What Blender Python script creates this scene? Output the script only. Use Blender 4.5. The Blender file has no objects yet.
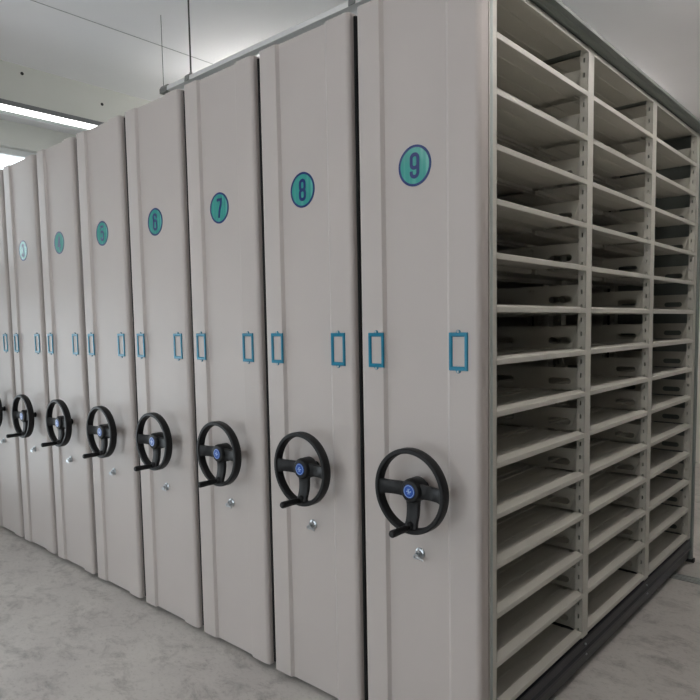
import bpy, bmesh, math
from mathutils import Vector, Matrix
from math import pi, sin, cos

C = bpy.context.scene.collection
sc = bpy.context.scene

# ------------------------------------------------------------------ materials
def srgb(r, g, b):
    f = lambda c: (c/255/12.92) if c/255 <= .04045 else ((c/255+.055)/1.055)**2.4
    return (f(r), f(g), f(b), 1)

def mat(name, col, rough=.5, metal=0., var=.0, scale=6., bump=0., stretch=(1, 1, 1), col2=None, detail=4, spec=.5, lo=.3, hi=.7, coat=0.):
    m = bpy.data.materials.new(name); m.use_nodes = True
    nt = m.node_tree; b = nt.nodes['Principled BSDF']
    b.inputs['Roughness'].default_value = rough; b.inputs['Metallic'].default_value = metal
    b.inputs['Specular IOR Level'].default_value = spec
    b.inputs['Coat Weight'].default_value = coat; b.inputs['Coat Roughness'].default_value = .12
    tc = nt.nodes.new('ShaderNodeTexCoord'); mp = nt.nodes.new('ShaderNodeMapping')
    mp.inputs['Scale'].default_value = stretch
    nt.links.new(tc.outputs['Object'], mp.inputs['Vector'])
    no = nt.nodes.new('ShaderNodeTexNoise'); no.inputs['Scale'].default_value = scale; no.inputs['Detail'].default_value = detail
    nt.links.new(mp.outputs['Vector'], no.inputs['Vector'])
    rp = nt.nodes.new('ShaderNodeValToRGB')
    if col2 is None:
        col2 = tuple(min(1, c*(1+var)) for c in col[:3])+(1,); c1 = tuple(c*(1-var) for c in col[:3])+(1,)
    else: c1 = col
    rp.color_ramp.elements[0].position = lo; rp.color_ramp.elements[1].position = hi
    rp.color_ramp.elements[0].color = c1; rp.color_ramp.elements[1].color = col2
    nt.links.new(no.outputs['Fac'], rp.inputs['Fac']); nt.links.new(rp.outputs['Color'], b.inputs['Base Color'])
    if bump:
        bp = nt.nodes.new('ShaderNodeBump'); bp.inputs['Strength'].default_value = bump; bp.inputs['Distance'].default_value = .002
        nt.links.new(no.outputs['Fac'], bp.inputs['Height']); nt.links.new(bp.outputs['Normal'], b.inputs['Normal'])
    return m

def emit(name, col, s):
    m = bpy.data.materials.new(name); m.use_nodes = True
    b = m.node_tree.nodes['Principled BSDF']
    b.inputs['Base Color'].default_value = (.8, .8, .8, 1)
    b.inputs['Emission Color'].default_value = col; b.inputs['Emission Strength'].default_value = s
    return m

M = {}
M['panel'] = mat('painted_panel', srgb(188, 180, 176), .46, var=.025, scale=2.2, detail=3, spec=.35)
M['shelf'] = mat('shelf_paint', srgb(196, 193, 184), .42, var=.02, scale=5)
M['seal'] = mat('seal_strip', srgb(165, 174, 171), .45, var=.03)
M['beam'] = mat('beam_paint', srgb(208, 209, 203), .8, var=.02, scale=1.5)
M['canopy'] = mat('canopy_paint', srgb(120, 126, 122), .45, var=.03)
M['black'] = mat('black_plastic', srgb(19, 19, 21), .5, var=.08, scale=30, spec=.35)
M['plinth'] = mat('plinth_paint', srgb(36, 37, 43), .38, var=.12, scale=8)
M['teal'] = mat('teal_plastic', srgb(4, 120, 150), .3, var=.1, scale=14)
M['chrome'] = mat('chrome', srgb(186, 190, 194), .3, metal=1., var=.03)
M['navy'] = mat('navy_ink', srgb(8, 46, 108), .35, var=.08, scale=40)
M['sign'] = mat('sign_film', srgb(62, 152, 144), .2, col2=srgb(118, 190, 178), scale=30, stretch=(1, 1, .06), detail=2, lo=.5, hi=.8)
M['badge'] = mat('badge_blue', srgb(24, 78, 168), .3, var=.05)
M['white'] = mat('white_print', srgb(160, 186, 224), .4, var=.02)
M['ceiling'] = mat('ceiling_paint', srgb(244, 242, 244), .8, var=.02, scale=1.5)
M['wall'] = mat('wall_paint', srgb(228, 227, 221), .8, var=.02, scale=1.5)
M['dark'] = mat('dark_hole', srgb(18, 18, 18), .8, var=.05)
M['lampbody'] = mat('lamp_body', srgb(120, 122, 124), .5, var=.03)
M['trunk'] = mat('white_enamel', srgb(235, 232, 232), .4, var=.01)
M['wire'] = mat('steel_wire', srgb(90, 88, 86), .4, metal=.6, var=.05)
M['bracketgrey'] = mat('zinc_clip', srgb(140, 140, 138), .4, metal=.5, var=.05)
M['joint'] = mat('ceiling_joint', srgb(170, 168, 170), .8, var=.02)
M['rail'] = mat('rail_steel', srgb(165, 168, 165), .35, metal=.25, var=.08, scale=20)
M['frame'] = mat('window_frame_paint', srgb(225, 227, 228), .4, var=.01)
M['tube'] = emit('lit_diffuser', (1, .98, .96, 1), 3.5)
M['tube2'] = emit('lit_tube', (1, .97, .93, 1), 17)

def floor_mat():
    m = bpy.data.materials.new('floor_vinyl'); m.use_nodes = True
    nt = m.node_tree; N = nt.nodes; Lk = nt.links; b = N['Principled BSDF']
    tc = N.new('ShaderNodeTexCoord')
    def noise(scale, detail, dist=0, rough=.6, st=None):
        n = N.new('ShaderNodeTexNoise'); n.inputs['Scale'].default_value = scale; n.inputs['Detail'].default_value = detail
        n.inputs['Distortion'].default_value = dist; n.inputs['Roughness'].default_value = rough
        if st:
            mp = N.new('ShaderNodeMapping'); mp.inputs['Scale'].default_value = st; mp.inputs['Rotation'].default_value = (0, 0, .5)
            Lk.new(tc.outputs['Object'], mp.inputs['Vector']); Lk.new(mp.outputs['Vector'], n.inputs['Vector'])
        else: Lk.new(tc.outputs['Object'], n.inputs['Vector'])
        return n
    def ramp(n, p0, c0, p1, c1):
        r = N.new('ShaderNodeValToRGB'); e = r.color_ramp.elements
        e[0].position, e[0].color, e[1].position, e[1].color = p0, c0, p1, c1
        Lk.new(n.outputs['Fac'], r.inputs['Fac']); return r
    big = ramp(noise(1.6, 5, .3), .3, srgb(186, 181, 177), .7, srgb(206, 202, 196))
    mid = ramp(noise(6, 9, .35, .74, (1, 1.5, 1)), .34, srgb(120, 116, 116), .50, (1, 1, 1, 1))
    fine = ramp(noise(40, 7, .4, .8, (1, 1.5, 1)), .32, srgb(170, 166, 164), .47, (1, 1, 1, 1))
    a = N.new('ShaderNodeMixRGB'); a.blend_type = 'MULTIPLY'; a.inputs['Fac'].default_value = .42
    Lk.new(big.outputs['Color'], a.inputs[1]); Lk.new(mid.outputs['Color'], a.inputs[2])
    c = N.new('ShaderNodeMixRGB'); c.blend_type = 'MULTIPLY'; c.inputs['Fac'].default_value = .45
    Lk.new(a.outputs['Color'], c.inputs[1]); Lk.new(fine.outputs['Color'], c.inputs[2])
    Lk.new(c.outputs['Color'], b.inputs['Base Color'])
    b.inputs['Roughness'].default_value = .5; b.inputs['Specular IOR Level'].default_value = .35
    bp = N.new('ShaderNodeBump'); bp.inputs['Strength'].default_value = .15; bp.inputs['Distance'].default_value = .003
    Lk.new(mid.outputs['Color'], bp.inputs['Height']); Lk.new(bp.outputs['Normal'], b.inputs['Normal'])
    return m
M['floor'] = floor_mat()

def glass_mat():
    m = bpy.data.materials.new('window_glass'); m.use_nodes = True
    nt = m.node_tree; N = nt.nodes; N.remove(N['Principled BSDF']); o = N['Material Output']
    t = N.new('ShaderNodeBsdfTransparent'); t.inputs['Color'].default_value = (.93, .96, .97, 1)
    g = N.new('ShaderNodeBsdfGlossy'); g.inputs['Roughness'].default_value = .02
    f = N.new('ShaderNodeFresnel'); f.inputs['IOR'].default_value = 1.45
    mx = N.new('ShaderNodeMixShader')
    nt.links.new(f.outputs[0], mx.inputs[0]); nt.links.new(t.outputs[0], mx.inputs[1]); nt.links.new(g.outputs[0], mx.inputs[2])
    nt.links.new(mx.outputs[0], o.inputs['Surface'])
    return m
M['glass'] = glass_mat()

# ------------------------------------------------------------------ geometry helpers
def mesh(name, bm, m, smooth=False):
    bmesh.ops.recalc_face_normals(bm, faces=bm.faces)
    me = bpy.data.meshes.new(name); bm.to_mesh(me); bm.free(); me.materials.append(M[m])
    if smooth:
        for p in me.polygons: p.use_smooth = True
        if smooth != 'all': me.set_sharp_from_angle(angle=math.radians(20 if smooth == 'fold' else 35))
    return me

def obj(name, me, parent=None, loc=(0, 0, 0), label=None):
    o = bpy.data.objects.new(name, me); C.objects.link(o); o.parent = parent; o.location = loc
    if label: o['label'] = label
    return o

def tag(o, label=None, cat=None, group=None, kind=None):
    for k, v in (('label', label), ('category', cat), ('group', group), ('kind', kind)):
        if v: o[k] = v
    return o

def box(bm, x0, x1, y0, y1, z0, z1):
    v = [bm.verts.new((x, y, z)) for x in (x0, x1) for y in (y0, y1) for z in (z0, z1)]
    for f in ((0, 1, 3, 2), (4, 6, 7, 5), (0, 4, 5, 1), (2, 3, 7, 6), (0, 2, 6, 4), (1, 5, 7, 3)):
        bm.faces.new([v[i] for i in f])

def prism(bm, pts, axis, a, b):
    """closed 2-D outline pts swept along axis from a to b; pts are the two other coordinates in order"""
    def P(p, t):
        return {'x': (t, p[0], p[1]), 'y': (p[0], t, p[1]), 'z': (p[0], p[1], t)}[axis]
    A = [bm.verts.new(P(p, a)) for p in pts]; B = [bm.verts.new(P(p, b)) for p in pts]
    n = len(pts)
    for i in range(n): bm.faces.new((A[i], A[(i+1) % n], B[(i+1) % n], B[i]))
    bm.faces.new(A); bm.faces.new(B)

def sheet(pts, t):
    """outline of a bent sheet of thickness t following the open polyline pts (thickness to the right)"""
    n = len(pts); off = []
    for i in range(n):
        ns = []
        if i: ns.append(Vector((pts[i][0]-pts[i-1][0], pts[i][1]-pts[i-1][1])).normalized())
        if i < n-1: ns.append(Vector((pts[i+1][0]-pts[i][0], pts[i+1][1]-pts[i][1])).normalized())
        nn = [Vector((d.y, -d.x)) for d in ns]
        m = sum(nn, Vector((0, 0))).normalized(); k = max(.4, m.dot(nn[0]))
        off.append((pts[i][0]+m.x*t/k, pts[i][1]+m.y*t/k))
    return list(pts)+off[::-1]

def plate(bm, outer, holes, axis, a, b):
    """flat plate with holes, swept along axis a..b"""
    def P(p, t):
        return {'x': (t, p[0], p[1]), 'y': (p[0], t, p[1]), 'z': (p[0], p[1], t)}[axis]
    tb = bmesh.new(); es = []
    for lp in [outer]+holes:
        vs = [tb.verts.new(P(p, a)) for p in lp]
        es += [tb.edges.new((vs[i], vs[(i+1) % len(vs)])) for i in range(len(vs))]
    bmesh.ops.triangle_fill(tb, use_beauty=True, use_dissolve=False, edges=es)
    r = bmesh.ops.extrude_face_region(tb, geom=list(tb.faces))
    d = Vector(P((0, 0), b-a))
    bmesh.ops.translate(tb, verts=[g for g in r['geom'] if isinstance(g, bmesh.types.BMVert)], vec=d)
    me = bpy.data.meshes.new('t'); tb.to_mesh(me); tb.free(); bm.from_mesh(me); bpy.data.meshes.remove(me)

def lathe(bm, prof, cx, cz, n=32, closed=False):
    """profile of (radius, y) turned about the y axis through (cx, cz)"""
    rings = []
    for r, y in prof:
        if r < 1e-6: rings.append([bm.verts.new((cx, y, cz))])
        else: rings.append([bm.verts.new((cx+r*cos(2*pi*i/n), y, cz+r*sin(2*pi*i/n))) for i in range(n)])
    seq = list(zip(rings, rings[1:]))+([(rings[-1], rings[0])] if closed else [])
    for A, B in seq:
        for i in range(n):
            j = (i+1) % n
            if len(A) == 1 and len(B) == 1: continue
            if len(A) == 1: bm.faces.new((A[0], B[i], B[j]))
            elif len(B) == 1: bm.faces.new((A[i], A[j], B[0]))
            else: bm.faces.new((A[i], A[j], B[j], B[i]))

def tube(bm, p, q, r0, r1=None, n=12):
    r1 = r0 if r1 is None else r1
    p, q = Vector(p), Vector(q); d = (q-p).normalized()
    u = d.orthogonal().normalized(); w = d.cross(u)
    A = [bm.verts.new(p+(u*cos(2*pi*i/n)+w*sin(2*pi*i/n))*r0) for i in range(n)]
    B = [bm.verts.new(q+(u*cos(2*pi*i/n)+w*sin(2*pi*i/n))*r1) for i in range(n)]
    for i in range(n): bm.faces.new((A[i], A[(i+1) % n], B[(i+1) % n], B[i]))
    bm.faces.new(A); bm.faces.new(B)

def stroke(bm, pts, w, y, s, closed=False):
    """flat ribbon of width w along pts (x, z), scaled by s, on the plane y (a hair thick)"""
    n = len(pts); P = [Vector(p) for p in pts]; Lf, Rt = [], []
    for i in range(n):
        a = P[(i-1) % n] if (closed or i) else None
        b = P[(i+1) % n] if (closed or i < n-1) else None
        ds = []
        if a is not None: ds.append((P[i]-a).normalized())
        if b is not None: ds.append((b-P[i]).normalized())
        nn = [Vector((-d.y, d.x)) for d in ds]
        m = sum(nn, Vector((0, 0))).normalized(); k = max(.5, m.dot(nn[0]))
        Lf.append(P[i]+m*w/2/k); Rt.append(P[i]-m*w/2/k)
    rng = range(n) if closed else range(n-1)
    for i in rng:
        j = (i+1) % n
        q = [Lf[i], Lf[j], Rt[j], Rt[i]]
        f = [bm.verts.new((v.x*s, y, v.y*s)) for v in q]; g = [bm.verts.new((v.x*s, y+.0003, v.y*s)) for v in q]
        bm.faces.new(f); bm.faces.new(g)
        for k in range(4): bm.faces.new((f[k], f[(k+1) % 4], g[(k+1) % 4], g[k]))

def arc(cx, cz, rx, rz, a0, a1, n=10):
    return [(cx+rx*cos(math.radians(a0+(a1-a0)*i/n)), cz+rz*sin(math.radians(a0+(a1-a0)*i/n))) for i in range(n+1)]

# ------------------------------------------------------------------ the numerals (condensed bold, unit height 1, centred)
def loop(hw, z0, z1, r):
    return (arc(hw-r, z1-r, r, r, 0, 90, 6)+arc(-hw+r, z1-r, r, r, 90, 180, 6) +
            arc(-hw+r, z0+r, r, r, 180, 270, 6)+arc(hw-r, z0+r, r, r, 270, 360, 6))
def digit(d):
    a = .16; T, B = .42, -.42
    if d == 9: return [(loop(a, -.08, T, .14), True), ([(a, .3)]+arc(0, B+.15, a, .15, 0, -180, 12)+[(-a, -.2)], False)]
    if d == 6: return [([(-x, -z) for x, z in p], c) for p, c in digit(9)]
    if d == 8: return [(loop(a*.92, .0, T, .13), True), (loop(a, B, .0, .14), True)]
    if d == 7: return [([(-.19, T-.01), (.17, T-.01), (.15, .2), (.02, -.1), (-.04, -.5)], False)]
    if d == 5: return [([(.18, T), (-.13, T), (-.14, .02)]+arc(0, .0, a, .12, 150, 0, 8)+arc(0, B+.15, a, .15, 0, -180, 12)+[(-a, -.22)], False)]
    if d == 4: return [([(.07, -.5), (.07, .42)], False), ([(.07, .44), (-.17, -.22), (.22, -.22)], False)]
    if d == 3: return [([(-a, .2)]+arc(0, T-.15, a, .15, 180, 0, 12)+arc(0, .14, a, .12, 0, -80, 6), False),
                       (arc(0, -.1, a, .12, 80, 0, 6)+arc(0, B+.15, a, .15, 0, -180, 12)+[(-a, -.2)], False)]

# ------------------------------------------------------------------ dimensions measured for the place
W = .463                     # width of an end panel
LEFT = {9: -.4655, 8: -.960, 7: -1.457, 6: -1.957, 5: -2.466, 4: -2.975, 3: -3.482, 2: -3.986}
ZT, ZB = 2.427, .025         # top and bottom of the end panels
REC = .011                   # depth of the recessed middle
S0, SP = .1827, .15892       # first shelf height, shelf pitch
POSTS = [(.050, .097), (.7612, .816), (1.499, 1.555), (2.237, 2.290)]
BAYS = [(.097, .7612), (.816, 1.499), (1.555, 2.237)]
Xf = .4645                  # front plane of the shelving, in the unit's own x (unit's left edge is 0)
DEP = .225                   # depth of one shelf

# end panel: bent sheet, swept upwards
r = .017
prof = ([(0.0, .05), (0.0, r)]+[(r-r*cos(t), r-r*sin(t)) for t in [pi*i/16 for i in range(1, 9)]] +
        [(.0985, 0), (.1085, REC), (.3435, REC), (.3585, 0)] +
        [(W-r+r*sin(t), r-r*cos(t)) for t in [pi*i/16 for i in range(9)]]+[(W, .05)])
bm = bmesh.new(); prism(bm, prof, 'z', ZB, ZT); ME_PANEL = mesh('end_panel', bm, 'panel', 'fold')

# label frame: rectangular frame with sloping rims and two screw tabs
def ring(bm, w0, h0, w1, h1, y0, y1):
    A = [(-w0, -h0), (w0, -h0), (w0, h0), (-w0, h0)]; B = [(-w1, -h1), (w1, -h1), (w1, h1), (-w1, h1)]
    a = [bm.verts.new((p[0], y0, p[1])) for p in A]; b = [bm.verts.new((p[0], y1, p[1])) for p in B]
    for i in range(4): bm.faces.new((a[i], a[(i+1) % 4], b[(i+1) % 4], b[i]))
bm = bmesh.new()
for (w0, h0, y0), (w1, h1, y1) in zip(*[[(.033, .0575, 0), (.0315, .056, -.005), (.0245, .048, -.005), (.0215, .0445, -.0025), (.0215, .0445, 0)][k:] for k in (0, 1)]):
    ring(bm, w0, h0, w1, h1, y0, y1)
ring(bm, .0215, .0445, .033, .0575, 0, 0)
for s in (-1, 1):
    prism(bm, [(x, s*.0555+z*s) for x, z in [(-.008, 0), (.008, 0), (.006, .007), (.002, .0095), (-.002, .0095), (-.006, .007)]], 'y', -.0035, 0)
bmesh.ops.remove_doubles(bm, verts=bm.verts, dist=1e-5)
ME_LABEL = mesh('label_frame', bm, 'teal')
bm = bmesh.new(); lathe(bm, [(0, -.0068), (.002, -.0065), (.0038, -.0052), (.0042, -.0035), (.0042, 0), (0, 0)], 0, 0, 16)
ME_SCREW = mesh('screw', bm, 'chrome', True)

# number sign
bm = bmesh.new(); lathe(bm, [(0, -.0009), (.0622, -.0009), (.0628, -.0003), (.0628, 0), (0, 0)], 0, 0, 64); ME_SIGN = mesh('number_sign', bm, 'sign', True)
bm = bmesh.new(); lathe(bm, [(.0550, -.0013), (.0628, -.0013), (.0628, -.0009), (.0550, -.0009)], 0, 0, 64, True); ME_BORD = mesh('sign_border', bm, 'navy', True)
def me_digit(d):
    bm = bmesh.new()
    for i, (p, c) in enumerate(digit(d)): stroke(bm, p, .145, -.0014-.0002*i, .080, c)
    return mesh('numeral', bm, 'navy')

# handwheel: rim, hub and three spokes in one casting
bm = bmesh.new()
RO, RI = .1340, .1170
lathe(bm, [(RI, .000), (RI+.001, -.005), (RI+.004, -.008), (RO-.004, -.008), (RO-.0008, -.005), (RO, .000), (RO, .020), (RO-.003, .025), (RI+.004, .025), (RI, .021)], 0, 0, 72, True)
lathe(bm, [(0, .0), (.022, .0), (.032, .002), (.0375, .008), (.0385, .014), (.0385, .050), (.036, .054), (0, .054)], 0, 0, 40)
def spoke(ang, w0, w1):
    L0, L1 = .028, RI+.006
    R_ = Matrix.Rotation(ang, 3, 'Y')
    n = 12; fr, bk = [], []
    for i in range(n+1):
        t = i/n; d = L0+(L1-L0)*t
        w = w0+(w1-w0)*t+.020*max(0, (t-.72)/.28)**2.2+.006*max(0, (.25-t)/.25)**2
        yf = .012-.018*t*t+.004*sin(pi*t)
        fr.append((d, w/2, yf)); 
    V = []
    for d, h, yf in fr:
        V.append([bm.verts.new(R_ @ Vector(c)) for c in ((d, yf+.003, -h), (d, yf, -h*.8), (d, yf, h*.8), (d, yf+.003, h), (d, yf+.018, h*.9), (d, yf+.018, -h*.9))])
    for A, B in zip(V, V[1:]):
        for i in range(6): bm.faces.new((A[i], A[(i+1) % 6], B[(i+1) % 6], B[i]))
    bm.faces.new(V[0]); bm.faces.new(V[-1])
spoke(0, .044, .040); spoke(pi, .044, .044); spoke(pi/2, .046, .040)
ME_WHEEL = mesh('handwheel', bm, 'black', True)
bm = bmesh.new(); lathe(bm, [(0, -.0012), (.0205, -.0012), (.0215, 0), (.0215, .001), (0, .001)], 0, 0, 40); ME_BADGE = mesh('hub_badge', bm, 'badge', True)
bm = bmesh.new()
stroke(bm, arc(0, 0, .0182, .0182, 0, 360, 32)[:-1], .0016, -.0016, 1, True)
stroke(bm, [(-.009, -.001), (-.001, .003), (-.002, -.003), (.009, .001)], .0032, -.0017, 1)
stroke(bm, [(-.005, .0065), (.004, .008)], .0020, -.0018, 1); stroke(bm, [(-.005, -.0075), (.005, -.0062)], .0020, -.0018, 1)
ME_LOGO = mesh('badge_logo', bm, 'white')
bm = bmesh.new()      # crank grip standing out from the foot of the lower spoke
zc = -.112
lathe(bm, [(0, .020), (.016, .020), (.0165, .004), (.014, -.004), (.009, -.008), (.0085, -.014), (.0105, -.018), (.0115, -.026), (.0108, -.048), (.0120, -.078), (.0117, -.086), (.0085, -.0905), (0, -.0915)], 0, zc, 20)
ME_CRANK = mesh('crank_handle', bm, 'black', True)
bm = bmesh.new(); lathe(bm, [(0, .050), (.013, .050), (.013, .076), (.016, .078), (.016, .084), (0, .084)], 0, 0, 24); ME_SHAFT = mesh('wheel_shaft', bm, 'black', True)

# lock: round chrome rose, barrel, and a flat key lying turned in it
bm = bmesh.new(); lathe(bm, [(.0125, 0), (.0165, -.001), (.0165, -.003), (.0140, -.005), (.0105, -.0062), (.0100, -.014), (.0085, -.0155), (.0050, -.0155), (.0050, -.011), (0, -.011)], 0, 0, 28)
bmesh.ops.scale(bm, vec=(1.1, 1, 1.1), verts=bm.verts); ME_LOCK = mesh('lock', bm, 'chrome', True)
bm = bmesh.new()
prism(bm, [(-.0045, -.0015), (.0045, -.0015), (.0045, .0015), (-.0045, .0015)], 'y', -.022, -.011)
stad = [(x*.0115, z*.0075-.006) for x, z in arc(0, 0, 1, 1, 0, 360, 20)[:-1]]
hole = [(x*.0045-.002, z*.003-.006) for x, z in arc(0, 0, 1, 1, 0, 360, 12)[:-1]]
plate(bm, stad, [hole], 'y', -.0245, -.0215)
tube(bm, (.0, -.023, -.007), (.027, -.026, -.011), .0032, .0024, 10)
bmesh.ops.scale(bm, vec=(1.1, 1, 1.1), verts=bm.verts); ME_KEY = mesh('key', bm, 'chrome', True)

# shelf: bent sheet with rolled front lip, raised front band and two stiffening beads
def shelf_profile(sign, x0):
    pts = [(-.017, -.0195), (-.001, -.0205), (0, -.0185), (0, -.004), (-.0014, -.0022), (-.029, .0045), (-.031, .004), (-.0325, -.004), (-.080, -.004), (-.082, -.0052), (-.088, -.0052), (-.090, -.004),
           (-.158, -.004), (-.160, -.0052), (-.162, -.004), (-.196, -.004), (-.198, 0), (-DEP+.001, 0), (-DEP, -.0015), (-DEP, -.018), (-DEP+.012, -.0195)]
    out = sheet([(x, z) for x, z in pts], -.0011)
    return [(x0+sign*x, z) for x, z in out]
ME_SHELF = {}
for b, (ya, yb) in enumerate(BAYS):
    for side in (0, 1):
        bm = bmesh.new()
        prism(bm, shelf_profile(1, Xf) if side == 0 else shelf_profile(-1, .003), 'y', ya-.0, yb+.0)
        ME_SHELF[b, side] = mesh('shelf', bm, 'shelf')

# upright: hollow post, slotted webs
ZS = [.045+.053*i for i in range(45)]
def post(bm, ya, yb, xs, dirn):
    z0, z1 = .155, 2.412
    x1 = xs-dirn*.030
    a, b2 = min(xs, x1), max(xs, x1)
    hx = xs-dirn*.016
    X = [a, hx-.003, hx+.003, b2]; Z = [z0]
    for i in range(42):
        z = .190+.05297*i; h = .0085 if i % 3 else .006
        Z += [z-h, z+h]
    Z.append(z1)
    for y0, y1 in ((ya, ya+.0015), (yb-.0015, yb)):
        for i in range(len(Z)-1):
            if i % 2 == 0: box(bm, X[0], X[3], y0, y1, Z[i], Z[i+1])
            else: box(bm, X[0], X[1], y0, y1, Z[i], Z[i+1]); box(bm, X[2], X[3], y0, y1, Z[i], Z[i+1])
    ft = (xs-dirn*.0015, xs) if dirn > 0 else (xs, xs+.0015)
    box(bm, ft[0], ft[1], ya, yb, z0, z1)
    bt = (x1, x1+.0015) if dirn > 0 else (x1-.0015, x1)
    box(bm, bt[0], bt[1], ya+.0016, yb-.0016, z0, z1)
    bmesh.ops.remove_doubles(bm, verts=bm.verts, dist=1e-5)
ME_POST = {}
for i, (ya, yb) in enumerate(POSTS):
    for side in (0, 1):
        bm = bmesh.new(); post(bm, ya, yb, Xf-.0005 if side == 0 else .0035, 1 if side == 0 else -1); ME_POST[i, side] = mesh('upright', bm, 'shelf')

# shelf bracket: half-height divider plate with two oblong slots and angled wings reaching the uprights
def stadium(x0, x1, z, h):
    rr = h/2
    return arc(x1-rr, z, rr, rr, -90, 90, 8)+arc(x0+rr, z, rr, rr, 90, 270, 8)
def bracket(yw, ym):
    bm = bmesh.new()
    xF, xB = Xf-.030, .033
    d = .0305
    outer = [(xF-d, .002), (xF-.001, .088), (xB+.001, .088), (xB+d, .002)]
    holes = [stadium(Xf-.155, Xf-.062, .034, .026), stadium(.065, .158, .034, .026)]
    for k in (0, 1):
        cx = Xf/2+(-.006 if k else .006); holes.append([(cx-.002, .068), (cx+.002, .068), (cx+.002, .078), (cx-.002, .078)])
    plate(bm, outer, holes, 'y', ym-.0006, ym+.0006)
    for s, xa, xb in ((1, xF-d, xF), (-1, xB+d, xB)):      # wings: from the slanting fold out to the upright web
        v = [bm.verts.new(c) for c in ((xa, ym, .002), (xb-s*.001, ym, .088), (xb, yw, .088), (xb, yw, .002))]
        u = [bm.verts.new((a.co.x, a.co.y+.001, a.co.z)) for a in v]
        bm.faces.new(v); bm.faces.new(u)
        for i in range(4): bm.faces.new((v[i], v[(i+1) % 4], u[(i+1) % 4], u[i]))
    return mesh('shelf_bracket', bm, 'shelf')
ME_BR = []
for i, (ya, yb) in enumerate(POSTS):
    if i == 0: continue
    ME_BR.append(bracket(ya+.001, ya+.012))

# plinth, canopy, seal strip
pp = [(.03, .145), (Xf-.004, .145), (Xf-.001, .140), (Xf-.001, .108), (Xf+.006, .100), (Xf+.006, .088), (Xf-.004, .078), (Xf-.012, .035), (Xf-.020, .018), (.03, .018)]
bm = bmesh.new(); prism(bm, pp, 'y', .052, 2.305); ME_PLINTH_L = mesh('base_plinth', bm, 'plinth')
cn = [(-.005, 2.424), (Xf+.040, 2.424), (Xf+.0435, 2.431), (Xf+.046, 2.431), (Xf+.0455, 2.418), (Xf+.030, 2.411), (Xf+.010, 2.411), (Xf+.004, 2.409), (-.005, 2.409)]
bm = bmesh.new(); prism(bm, cn, 'y', .052, 2.325); ME_CANOPY9 = mesh('top_canopy', bm, 'canopy')
bm = bmesh.new(); box(bm, .002, W+.030, .052, 2.325, 2.409, 2.424); ME_CANOPY = mesh('top_canopy', bm, 'canopy')  # unseen; widened past the unit to keep light out of the gap
bm = bmesh.new(); prism(bm, [(W-.004+.006*sin(t), .066-.0145*cos(t)) for t in [pi*i/8 for i in range(9)]]+[(W-.02, .0805), (W-.02, .0515)], 'z', .03, 2.408); ME_SEAL = mesh('side_seal', bm, 'seal', True)
bm = bmesh.new(); prism(bm, [(W, .026), (W+.006, .028), (W+.009, .037), (W+.006, .046), (W, .048)], 'z', .03, 2.42); ME_GAPDARK = mesh('gap_shade_strip', bm, 'dark')  # dark strip standing in for the shade between neighbouring units
bm = bmesh.new(); box(bm, W-.001, W+.030, 2.298, 2.318, .03, 2.408); ME_GAPDARK2 = mesh('gap_shade_strip', bm, 'dark')  # unseen strip, added to block light entering the gap at the far end
# far end panel
bm = bmesh.new(); prism(bm, [(.0, 2.2915), (W+.008, 2.2915), (W+.011, 2.294), (W+.011, 2.322), (W+.008, 2.325), (0, 2.325)], 'z', .03, 2.408); ME_FAR = mesh('far_panel', bm, 'canopy')
bm = bmesh.new(); box(bm, W-.03, W+.02, 2.300, 2.328, .008, .030); ME_FOOT = mesh('foot', bm, 'black')
# wheels under the plinth
bm = bmesh.new(); lathe(bm, [(0, -.012), (.012, -.012), (.012, .012), (0, .012)], 0, 0, 20); ME_ROLL = mesh('track_roller', bm, 'dark')

# plain rack for the closed-up units behind the front row
def rack():
    bm = bmesh.new()
    for ya, yb in POSTS:
        for xs in ((.004, .034), (W-.034, W-.004)): box(bm, xs[0], xs[1], ya+.002, yb, .150, 2.40)
    for k in range(15):
        z = S0+k*SP
        for ya, yb in BAYS:
            box(bm, .005, W-.005, ya, yb, z-.006, z); box(bm, W-.007, W-.005, ya, yb, z-.02, z-.006); box(bm, .005, .007, ya, yb, z-.02, z-.006)
            if k < 14: box(bm, .036, W-.036, yb+.012, yb+.0135, z+.001, z+.088)
    box(bm, .002, W-.002, 2.2915, 2.325, .03, 2.408)
    return mesh('shelf_rack', bm, 'shelf')
ME_RACK = rack()
bm = bmesh.new(); box(bm, .03, W-.03, .052, 2.305, .018, .145); ME_PLINTH = mesh('base_plinth', bm, 'plinth')

NUM = {9: 'nine', 8: 'eight', 7: 'seven', 6: 'six', 5: 'five', 4: 'four', 3: 'three'}
LBL = {9: 'grey steel mobile shelving unit with number 9 sign and its open shelves facing right',
       8: 'grey steel mobile shelving unit with number 8 sign and black handwheel',
       7: 'grey steel mobile shelving unit with number 7 sign and black handwheel',
       6: 'grey steel mobile shelving unit with number 6 sign and black handwheel',
       5: 'grey steel mobile shelving unit with number 5 sign and black handwheel',
       4: 'grey steel mobile shelving unit with number 4 sign and black handwheel',
       3: 'grey steel mobile shelving unit left of number 4, its round sign washed out by glare',
       2: 'grey steel mobile shelving unit cut off by the left edge of the photo'}
CIRC = {9: .2265, 8: .2165, 7: .215, 6: .2225, 5: .2235, 4: .2275, 3: .226}
WHX = {9: .2555, 8: .257, 7: .257, 6: .258, 5: .263, 4: .271, 3: .274, 2: .274}
WHZ = {9: .888, 8: .889, 7: .884, 6: .880, 5: .874, 4: .875, 3: .872, 2: .872}
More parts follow.
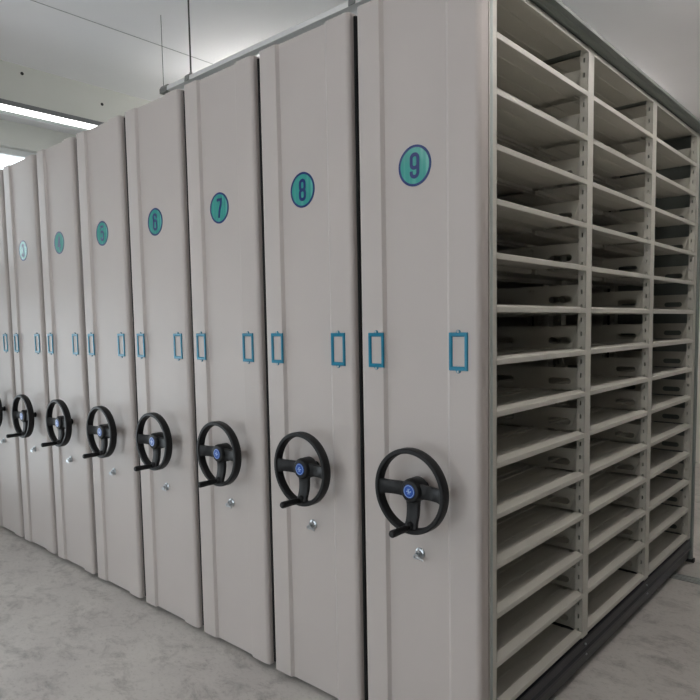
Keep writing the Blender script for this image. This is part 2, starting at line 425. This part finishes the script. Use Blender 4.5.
def unit(n):
    e = bpy.data.objects.new('mobile_shelving_unit', None); C.objects.link(e); e.location = (LEFT[n], 0, 0)
    tag(e, LBL[n], 'shelving unit', 'mobile shelving units in a row')
    obj('end_panel', ME_PANEL, e)
    if n in NUM:
        s = obj('number_sign', ME_SIGN, e, (CIRC[n], REC, 1.890), 'round teal sign with dark blue number %d' % n)
        obj('sign_border', ME_BORD, s); obj('numeral', me_digit(n), s)
    for x in (.0705, .391):
        f = obj('label_frame', ME_LABEL, e, (x, 0, 1.3185), 'empty teal blue label frame')
        for z in (-.060, .060): obj('screw', ME_SCREW, f, (0, 0, z))
    h = obj('handwheel', ME_WHEEL, e, (WHX[n], REC-.084, WHZ[n]), 'black three-spoke handwheel')
    obj('hub_badge', ME_BADGE, h, label='blue round hub badge with white emblem'); obj('badge_logo', ME_LOGO, h)
    obj('crank_handle', ME_CRANK, h); obj('wheel_shaft', ME_SHAFT, h)
    l = obj('lock', ME_LOCK, e, (.2345, REC, {9: .665, 8: .663, 7: .659}.get(n, .650)), 'chrome cylinder lock')
    obj('key', ME_KEY, l)
    for yy in (.3, 2.05):
        for xx in (.10, .36): obj('track_roller', ME_ROLL, e, (xx, yy, .0195))
    if n != 9:
        obj('gap_shade_strip', ME_GAPDARK, e, label='added dark strip shading the gap between units'); obj('gap_shade_strip', ME_GAPDARK2, e, label='added dark strip shading the gap between units'); obj('shelf_rack', ME_RACK, e); obj('base_plinth', ME_PLINTH, e, label='black base plinth'); obj('top_canopy', ME_CANOPY, e)
        return e
    obj('base_plinth', ME_PLINTH_L, e, label='black base plinth'); obj('top_canopy', ME_CANOPY9, e, label='grey overhanging dust canopy')
    obj('side_seal', ME_SEAL, e, label='grey green sealing strip'); obj('far_panel', ME_FAR, e); obj('foot', ME_FOOT, e)
    for side in (0, 1):
        for i in range(4): obj('upright', ME_POST[i, side], e)
        for b in range(3):
            for k in range(15): obj('shelf', ME_SHELF[b, side], e, (0, 0, S0+k*SP))
    for k in range(14):
        for m in ME_BR: obj('shelf_bracket', m, e, (0, 0, S0+k*SP))
    for y in (.790, 1.527):
        for z in (.125, .085):
            s = obj('screw', ME_SCREW, e, (Xf, y, z)); s.rotation_euler = (0, 0, pi/2)
            if z < .1: s.location.x = Xf+.003
    return e
for n in sorted(LEFT, reverse=True): unit(n)

# ------------------------------------------------------------------ floor rails
for y, lab in ((2.05, 'steel floor rail crossing the floor at the far end of the open shelves'), (.3, 'steel floor rail under the front ends of the shelving units')):
    bm = bmesh.new()
    x0, x1 = -4.6, 1.9
    box(bm, x0, x1, y-.040, y+.040, .0005, .003)
    box(bm, x0, x1, y-.040, y-.030, .003, .007); box(bm, x0, x1, y+.030, y+.040, .003, .007); box(bm, x0, x1, y-.008, y+.008, .003, .006)
    if y < 1: x1 = 0
    o = obj('floor_rail', mesh('floor_rail', bm, 'rail')); tag(o, lab, 'floor rail')

# ------------------------------------------------------------------ room
X0, X1, Y0, Y1, H = -4.75, 6.4, -4.2, 5.2, 3.104
def struct(name, bm, m):
    o = obj(name, mesh(name, bm, m)); o['kind'] = 'structure'; return o
bm = bmesh.new(); box(bm, X0-.2, X1+.2, Y0-.2, Y1+.2, -.1, 0); struct('floor', bm, 'floor')
bm = bmesh.new(); box(bm, X0-.2, X1+.2, Y0-.2, Y1+.2, H, H+.15); struct('ceiling', bm, 'ceiling')
def wall_holes(name, axis, a, b, u0, u1, holes):
    bm = bmesh.new()
    plate(bm, [(u0, 0), (u1, 0), (u1, H), (u0, H)], [[(p, q), (r_, q), (r_, s), (p, s)] for p, q, r_, s in holes], axis, a, b)
    struct(name, bm, 'wall')
WL = [(-.74, 1.93, 1.6, 2.90), (-2.8, .05, -.35, 1.72)]
WF = [(-2.5, .05, -1.1, 2.4), (-.5, .05, .7, 2.4)]
wall_holes('wall_left', 'x', X0-.2, X0, Y0, Y1, WL)
wall_holes('wall_front', 'y', Y0-.2, Y0, X0-.2, X1+.2, WF)
wall_holes('wall_right', 'x', X1, X1+.2, Y0, Y1, [])
wall_holes('wall_back', 'y', Y1, Y1+.2, X0-.2, X1+.2, [])
def window(n, axis, at, u0, z0, u1, z1, panes):
    bm = bmesh.new(); t = .05
    def bx(a, b, c, d):
        if axis == 'x': box(bm, at-.06, at, a, b, c, d)
        else: box(bm, a, b, at-.06, at, c, d)
    bx(u0, u1, z0, z0+t); bx(u0, u1, z1-t, z1)
    for i in range(panes+1):
        c = u0+t/2+(u1-u0-t)*i/panes; bx(c-t/2, c+t/2, z0+t, z1-t)
    w = struct('window_%d' % n, bm, 'frame')
    g = bmesh.new()
    if axis == 'x': box(g, at-.034, at-.028, u0+t, u1-t, z0+t, z1-t)
    else: box(g, u0+t, u1-t, at-.034, at-.028, z0+t, z1-t)
    obj('pane', mesh('pane', g, 'glass'), w)
for i, w in enumerate(WL): window(1+i, 'x', X0-.07, *w, 3)
for i, w in enumerate(WF): window(3+i, 'y', Y0-.07, *w, 3)

# ceiling beam with bolt holes, and the lit batten under it
bm = bmesh.new(); box(bm, -3.80, -3.507, Y0, Y1, 2.864, H); b_ = struct('trim_1', bm, 'beam'); b_['label'] = 'ceiling beam'
for y, z in ((.161, 3.054), (.6917, 2.989)):
    bm = bmesh.new(); tube(bm, (-3.507, y, z), (-3.5055, y, z), .0105, .0105, 14); obj('bolt_hole', mesh('bolt_hole', bm, 'dark'), b_)
# slab joint on the ceiling
bm = bmesh.new(); box(bm, -2.594, -2.589, Y0, Y1, H-.002, H); struct('trim_2', bm, 'joint')

lamp = bpy.data.objects.new('linear_lamp', None); C.objects.link(lamp); lamp.location = (-3.568, .5, 2.866)
tag(lamp, 'lit white linear lamp fixed under the ceiling beam at upper left', 'lamp')
bm = bmesh.new(); prism(bm, [(-.061, 0), (.061, 0), (.061, -.028), (.056, -.032), (-.056, -.032), (-.061, -.028)], 'y', -1.6, 1.2); obj('lamp_housing', mesh('lamp_housing', bm, 'lampbody'), lamp)
bm = bmesh.new(); box(bm, -.056, .056, -1.58, 1.18, -.036, -.032); obj('diffuser', mesh('diffuser', bm, 'tube'), lamp, label='glowing white diffuser')

# suspended trunking above the units, hung on wires
tr = bpy.data.objects.new('suspended_trunking', None); C.objects.link(tr)
ht = 2.70; k = (ht-1.404); yt = -1.611+1.555*k; xe = .974-2.43*k-.045
tr.location = (xe, yt, ht); tag(tr, 'slim white trunking hung on wires below the ceiling behind units 6 and 7', 'trunking')
bm = bmesh.new(); prism(bm, [(-.022, -.014), (.022, -.014), (.022, .006), (.014, .014), (-.014, .014), (-.022, .006)], 'x', 0.03, 2.1); obj('channel', mesh('channel', bm, 'trunk'), tr)
def clip(x):
    bm = bmesh.new()
    prism(bm, sheet([(-.03, -.016), (-.026, .012), (-.014, .022), (.014, .022), (.026, .012), (.03, -.016)], .003), 'x', x-.018, x+.018)
    tube(bm, (x, 0, .020), (x, 0, .034), .007)
    obj('clip', mesh('clip', bm, 'bracketgrey'), tr)
for x, rr in ((-.03, .0016), (.233, .0045), (1.4, .003)):
    if x > 0: clip(x)
    bm = bmesh.new(); tube(bm, (x, 0, .034 if x > 0 else .018), (x, 0, H-ht), rr, rr, 8); obj('hanging_wire', mesh('hanging_wire', bm, 'wire'), tr)
bm = bmesh.new(); prism(bm, [(-.026, -.02), (.026, -.02), (.026, .004), (.016, .02), (-.016, .02), (-.026, .004)], 'x', -.03, 0.035); obj('end_cap', mesh('end_cap', bm, 'bracketgrey'), tr)

# ------------------------------------------------------------------ light
w = bpy.data.worlds.new('World'); sc.world = w; w.use_nodes = True
bg = w.node_tree.nodes['Background']; bg.inputs['Color'].default_value = (.93, .965, 1, 1); bg.inputs['Strength'].default_value = 4.2
def area(name, loc, rot, sx, sy, power, col=(1, 1, 1), portal=False):
    l = bpy.data.lights.new(name, 'AREA'); l.shape = 'RECTANGLE'; l.size = sx; l.size_y = sy; l.energy = power; l.color = col
    o = bpy.data.objects.new(name, l); C.objects.link(o); o.location = loc; o.rotation_euler = rot
    if portal: l.cycles.is_portal = True
    return o
for u0, z0, u1, z1 in WL: area('portal_left', (X0-.17, (u0+u1)/2, (z0+z1)/2), (0, -pi/2, 0), z1-z0, u1-u0, 1, portal=True)
for u0, z0, u1, z1 in WF: area('portal_front', ((u0+u1)/2, Y0-.17, (z0+z1)/2), (pi/2, 0, 0), u1-u0, z1-z0, 1, portal=True)
FIX = [(-1.7, -2.1, 2.72), (-.3, -3.0, 2.72), (.66, .2, 2.72), (.66, 1.6, 2.72), (-2.5, 1.55, 2.66), (-1.3, 3.3, 2.55), (-3.1, 3.0, 2.60)]  # unseen lamps, added to brighten panels, shelves and ceiling
for i, (x, y, zl) in enumerate(FIX):
    f = bpy.data.objects.new('added_lamp', None); C.objects.link(f); f.location = (x, y, zl)
    tag(f, ('unseen tube lamp added over the aisle before the handwheels', 'unseen tube lamp added over the aisle behind the viewpoint',
            'unseen tube lamp added beside the nearer half of the open shelves', 'unseen tube lamp added beside the far half of the open shelves',
            'unseen tube lamp added above units 5 and 6', 'unseen tube lamp added behind the far end of unit 9', 'unseen tube lamp added farthest behind units 3 and 4')[i], 'lamp')
    bm = bmesh.new(); prism(bm, [(-.03, -.012), (.03, -.012), (.03, .012), (-.03, .012)], 'y', -.6, .6); obj('lamp_housing', mesh('lamp_housing', bm, 'trunk'), f)
    for sx in (-1, 1):
        bm = bmesh.new(); tube(bm, (sx*.052, -.58, 0), (sx*.052, .58, 0), .017, .017, 16); obj('fill_tube', mesh('fill_tube', bm, 'tube2'), f)
        for sy in (-1, 1):
            bm = bmesh.new(); box(bm, min(0, sx*.07), max(0, sx*.07), *sorted((sy*.58, sy*.6)), -.02, .02); obj('tube_holder', mesh('tube_holder', bm, 'trunk'), f)
    for sy in (-.4, .4):
        bm = bmesh.new(); tube(bm, (0, sy, .012), (0, sy, H-zl), .002, .002, 8); obj('hanging_wire', mesh('hanging_wire', bm, 'wire'), f)

# ------------------------------------------------------------------ camera
cam = bpy.data.cameras.new('camera'); co = bpy.data.objects.new('camera', cam); C.objects.link(co); sc.camera = co
F = Vector((-0.6547717, 0.75178498, -0.07805996)); R = Vector((0.75478078, 0.6558005, -0.01522068)); U = Vector((-0.03974909, 0.06888423, 0.99683247))
m = Matrix.Identity(4)
for i in range(3): m[i][0], m[i][1], m[i][2] = R[i], U[i], -F[i]
m[0][3], m[1][3], m[2][3] = .97410905, -1.61116401, 1.40393706
co.matrix_world = m
cam.sensor_width = 36; cam.lens = 36*639.80177/700; cam.shift_x = (350-369.158)/700; cam.shift_y = (374.3395-350)/700
cam.clip_start = .02
sc.view_settings.view_transform = 'Standard'; sc.view_settings.look = 'None'; sc.view_settings.gamma = 1
sc.view_settings.use_curve_mapping = False
sc.view_settings.exposure = 0.1
sc.cycles.max_bounces = 8; sc.cycles.diffuse_bounces = 5
